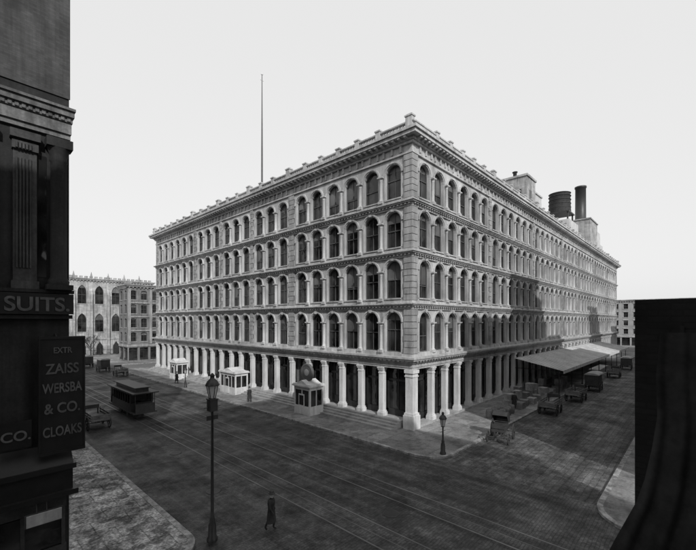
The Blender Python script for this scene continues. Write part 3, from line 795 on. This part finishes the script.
def horse(loc, rot, label):
    r = root("horse", label, "horse", loc, rot, "draught horses harnessed to wagons")
    V = [(0,.55,1.22),(0,.1,1.2),(0,-.45,1.25),(0,-.75,1.5),(0,-.95,1.78),(0,-1.1,1.86),(0,-1.38,1.6),(0,-1.46,1.5),
         (0,.82,1.2),(0,.95,.95),(0,.98,.6),
         (.16,.6,1.0),(.17,.5,.72),(.17,.68,.42),(.17,.64,.12),(.17,.58,.03),(-.16,.6,1.0),(-.17,.55,.72),(-.17,.72,.42),(-.17,.68,.12),(-.17,.62,.03),
         (.15,-.5,.95),(.15,-.5,.55),(.15,-.5,.12),(.15,-.56,.03),(-.15,-.5,.95),(-.15,-.56,.56),(-.15,-.5,.12),(-.15,-.56,.03)]
    E = [(0,1),(1,2),(2,3),(3,4),(4,5),(5,6),(6,7),(0,8),(8,9),(9,10),(0,11),(11,12),(12,13),(13,14),(14,15),(0,16),(16,17),(17,18),(18,19),(19,20),
         (2,21),(21,22),(22,23),(23,24),(2,25),(25,26),(26,27),(27,28)]
    Rr = [(.27,.3),(.27,.31),(.25,.3),(.15,.2),(.11,.15),(.1,.13),(.07,.09),(.06,.07),(.06,.06),(.05,.05),(.03,.03)] + \
         [.16,.1,.055,.045,.06]*2 + [.12,.065,.045,.06]*2
    me = skinned(V, E, Rr, "body"); me.materials.append(HORSE); mkobj("body", me, r)
    m = MB(); m.lathe([(.27, -.06), (.33, 0), (.27, .06)], 0, 0, 16, 0, Matrix.Translation((0, -.62, 1.38)) @ Matrix.Rotation(math.radians(60), 4, 'X'))
    m.rod((.3, -.6, 1.25), (.36, 1.6, .9), .03); m.rod((-.3, -.6, 1.25), (-.36, 1.6, .9), .03); m.obj("harness", [DARKM], r)
    return r

# ------------------------------------------------------------------ wagons
def wheel_mesh(R_):
    m = MB(); n = 24
    for i in range(n):
        a, b = 2*math.pi*i/n, 2*math.pi*(i+1)/n
        P = []
        for (rr_, t) in ((R_, a), (R_, b), (R_-.07, b), (R_-.07, a)): P.append((rr_*math.cos(t), rr_*math.sin(t)))
        vs = [(-.035, y, z) for y, z in P] + [(.035, y, z) for y, z in P]
        m.add(vs, [(0,1,2,3),(7,6,5,4),(0,4,5,1),(2,6,7,3)])
    for k2 in range(12):
        a = 2*math.pi*k2/12; m.rod((0, 0, 0), (0, (R_-.06)*math.cos(a), (R_-.06)*math.sin(a)), .022, .018, 5)
    m.rod((-.1, 0, 0), (.1, 0, 0), .09, .09, 10)
    return m.mesh("wheel", [DARKW])
WB, WS = wheel_mesh(.62), wheel_mesh(.46)
def wagon(loc, rot, style, label, group="wagons parked along the side street"):
    r = root("wagon", label, "wagon", loc, rot, group)
    for (x, y, wm, rr_) in ((-.85, .95, WB, .62), (.85, .95, WB, .62), (-.8, -1.0, WS, .46), (.8, -1.0, WS, .46)):
        mkobj("wheel", wm, r, (x, y, rr_))
    m = MB(); m.rod((-.85, .95, .62), (.85, .95, .62), .04); m.rod((-.8, -1, .46), (.8, -1, .46), .04); m.box(-.06, .06, -1.2, 1.2, .62, .74)
    m.box(-.3, -.2, -1, .95, .66, .82); m.box(.2, .3, -1, .95, .66, .82); m.obj("axle_frame", [DARKW], r)
    if style == 'flat':
        m = MB(); m.box(-.72, .72, -1.7, 1.7, .85, .95)
        for s2 in (-1, 1):
            for zz in (1.05, 1.3): m.box(s2*.72-.02, s2*.72+.02, -1.7, 1.7, zz, zz+.16)
            for yy in (-1.65, -.55, .55, 1.65): m.box(s2*.76-.02, s2*.76+.02, yy-.04, yy+.04, .95, 1.55)
        m.box(-.7, .7, 1.68, 1.72, 1.0, 1.4); m.obj("wagon_bed", [WOOD], r)
        m = MB(); m.box(-.6, .6, -1.75, -1.35, 1.5, 1.58); m.box(-.6, .6, -1.4, -1.35, 1.58, 1.85); m.box(-.55, -.5, -1.7, -1.4, .95, 1.5); m.box(.5, .55, -1.7, -1.4, .95, 1.5); m.obj("seat", [DARKW], r)
    elif style == 'box':
        m = MB(); m.box(-.78, .78, -1.0, 1.75, .88, 2.35); m.box(-.8, .8, -1.02, 1.77, 1.3, 1.36); m.box(-.78, .78, -1.8, -1.0, .88, 1.25); m.obj("wagon_body", [DARKW], r)
        m = MB(); n = 8
        pr = [(.88*math.cos(math.pi*i/n), 2.35+.28*math.sin(math.pi*i/n)) for i in range(n+1)]
        m.prismxz(pr, -1.9, 1.85); m.obj("wagon_roof", [CANV], r)
        m = MB(); m.box(-.6, .6, -1.5, -1.1, 1.45, 1.52); m.obj("seat", [DARKW], r)
    else:
        m = MB(); m.box(-.5, .5, -.9, .9, .85, 1.15); m.box(-.52, .52, .0, .55, 1.15, 1.4); m.box(-.5, .5, -.95, -.88, 1.15, 1.5); m.obj("carriage_body", [DARKW], r)
        m = MB(); n = 10; pts = []
        for i in range(n+1):
            a = math.radians(-15+150*i/n); pts.append((.15+.78*math.cos(a)*1.0, 1.55+.78*math.sin(a)))
        for i in range(n):
            p, q = pts[i], pts[i+1]
            m.add([(-.58,p[0],p[1]),(.58,p[0],p[1]),(.58,q[0],q[1]),(-.58,q[0],q[1])], [(0,1,2,3)])
            for xx in (-.58, .58): m.add([(xx,p[0],p[1]),(xx,q[0],q[1]),(xx,.3,1.45)], [(0,1,2)])
        m.obj("folding_hood", [SHOPD], r)
    return r
wagon((2.6, -6.95, .006), math.radians(-80), 'buggy', "small dark hooded carriage standing at the kerb")
wagon((15.5, -7.3, .006), math.radians(92), 'flat', "open wooden cart standing at the kerb")
wagon((24.5, -7.8, .006), math.radians(88), 'flat', "open wooden cart beside the loading canopy")
wagon((34, -8.0, .006), math.radians(90), 'box', "covered delivery wagon beside the loading canopy")
wagon((51, -8.0, .006), math.radians(90), 'flat', "open wooden cart beside the loading canopy")
wagon((66, -8.0, .006), math.radians(90), 'box', "covered delivery wagon beside the loading canopy")
horse((37.3, -8.0, .006), math.radians(90), "dark draught horse harnessed to a covered wagon")
wagon((-19.3, 22.0, .006), math.radians(180), 'flat', "open wooden cart on the avenue near the kerb", "carts on the avenue")
wagon((-8, 66, .006), math.radians(180), 'box', "covered wagon far along the avenue", "carts on the avenue")
wagon((-8.5, 76, .006), math.radians(180), 'box', "covered wagon far along the avenue", "carts on the avenue")
wagon((-7.5, 57, .006), math.radians(180), 'flat', "open cart far along the avenue", "carts on the avenue")

sc_ = root("streetcar", "dark streetcar running on the avenue rails", "streetcar", (-15.2, 25.5, .02))
m = MB(); m.box(-1.05, 1.05, -3.0, 3.0, .75, 1.55); m.box(-1.1, 1.1, -4.1, 4.1, .62, .75)
for y in [-3.0+.75*i for i in range(9)]:
    for s2 in (-1, 1): m.box(s2*1.05-.05, s2*1.05+.05, y-.05, y+.05, 1.55, 2.5)
m.box(-1.05, 1.05, -3.0, 3.0, 2.4, 2.6)
for s2 in (-1, 1): m.box(-.9, .9, s2*4.05-.04, s2*4.05+.04, .75, 1.6); m.rod((-.9, s2*4.0, 1.6), (-.9, s2*4.0, 2.6), .03); m.rod((.9, s2*4.0, 1.6), (.9, s2*4.0, 2.6), .03)
m.obj("car_body", [CARP], sc_)
m = MB(); m.box(-1.2, 1.2, -4.3, 4.3, 2.6, 2.7); m.box(-.6, .6, -3.2, 3.2, 2.7, 3.05); m.box(-.75, .75, -3.4, 3.4, 3.05, 3.12); m.obj("car_roof", [DARKM], sc_)
m = MB(); m.box(-.99, .99, -2.95, 2.95, 1.55, 2.4); m.obj("window_glass", [GLASS], sc_)
m = MB(); m.box(-.6, .6, -1.4, 1.4, .3, .6); m.obj("truck_frame", [DARKM], sc_)
for x in (-.72, .72):
    for y in (-1.1, 1.1):
        w_ = MB(); w_.rod((-.05, 0, 0), (.05, 0, 0), .38, .38, 18); w_.obj("wheel", [DARKM], sc_, (x, y, .38))

def crate_mesh(w, d, h):
    m = MB(); m.box(-w/2, w/2, -d/2, d/2, 0, h)
    for s2 in (-1, 1):
        for x in (-w/2+.05, w/2-.05): m.box(x-.06, x+.06, s2*(d/2+.012)-.011, s2*(d/2+.012)+.011, .0, h)
        for y in (-d/2+.05, d/2-.05): m.box(s2*(w/2+.012)-.011, s2*(w/2+.012)+.011, y-.06, y+.06, 0, h)
        m.box(-w/2+.12, w/2-.12, s2*(d/2+.012)-.01, s2*(d/2+.012)+.01, h-.12, h-.02)
    return m
CDIM = [(1.0, .8, .7), (.8, .7, .9), (1.4, .9, .8)]
WOODM = M("grey_pine_wood", 0.17, 0.8, 0.4, 1.2, fine=0.25)
CM = [crate_mesh(*d_).mesh("packing_crate", [mt]) for mt in (WOODL, WOODM) for d_ in CDIM]
rc = random.Random(11)
for i in range(22):
    x = 15.0+ (i % 11)*1.85 + rc.uniform(-.35, .35); y = -4.4 + (1.35 if i >= 11 else 0) + rc.uniform(-.3, .3); kx = rc.randrange(6)
    o = mkobj("packing_crate", CM[kx], None, (x, y, .13), rc.uniform(-.4, .4)); tag(o, "wooden packing crate stacked on the loading pavement", "crate", "packing crates by the loading canopy")
    if rc.random() < .5:
        k3 = rc.choice([0, 1, 3, 4]); o = mkobj("packing_crate", CM[k3], None, (x, y, .13+CDIM[kx % 3][2]), rc.uniform(-.4, .4)); tag(o, "wooden packing crate stacked on another crate", "crate", "packing crates by the loading canopy")
bm_ = MB(); bm_.lathe([(.26, 0), (.31, .2), (.34, .45), (.31, .7), (.26, .9), (.24, .87)], 0, 0, 16); bme = bm_.mesh("barrel", [WOOD])
for i in range(9):
    o = mkobj("barrel", bme, None, (8.5+(i % 5)*.85+rc.uniform(-.15, .15), -4.5+(i//5)*.85+rc.uniform(-.1, .1), .13)); tag(o, "wooden barrel standing on the pavement", "barrel", "barrels on the pavement")

# ------------------------------------------------------------------ light, world, camera
d = Vector((.40, .72, -.56)).normalized()
sun = bpy.data.lights.new("sun", 'SUN'); sun.energy = 3.0; sun.angle = math.radians(.6); sun.color = (1, .997, .99)
so = bpy.data.objects.new("sun", sun); COL.objects.link(so); so.rotation_euler = d.to_track_quat('-Z', 'Y').to_euler()
w = bpy.data.worlds.new("World"); S.world = w; w.use_nodes = True
N = w.node_tree.nodes; L = w.node_tree.links; bg = N["Background"]
sk = N.new("ShaderNodeTexSky"); sk.sky_type = 'NISHITA'; sk.sun_disc = False
el = math.asin(-d.z); sk.sun_elevation = el; sk.sun_rotation = math.atan2(-d.x, -d.y)
sk.dust_density = 4
bw = N.new("ShaderNodeRGBToBW"); L.new(sk.outputs[0], bw.inputs[0])
ma = N.new("ShaderNodeMath"); ma.operation = 'MULTIPLY_ADD'; ma.inputs[1].default_value = .3; ma.inputs[2].default_value = 6.3
L.new(bw.outputs[0], ma.inputs[0])
cc = N.new("ShaderNodeCombineColor")
for i in range(3): L.new(ma.outputs[0], cc.inputs[i])
L.new(cc.outputs[0], bg.inputs[0]); bg.inputs[1].default_value = .12

cam = bpy.data.cameras.new("camera"); co = bpy.data.objects.new("camera", cam); COL.objects.link(co)
cam.lens = 376/696*36; cam.sensor_width = 36; cam.shift_y = 46/696; cam.clip_end = 4000; cam.clip_start = .1
co.location = CAM; co.rotation_euler = (math.radians(90), 0, math.atan2(-.729, .6845))
S.camera = co
S.view_settings.view_transform = 'Standard'; S.view_settings.look = 'None'; S.view_settings.exposure = 0
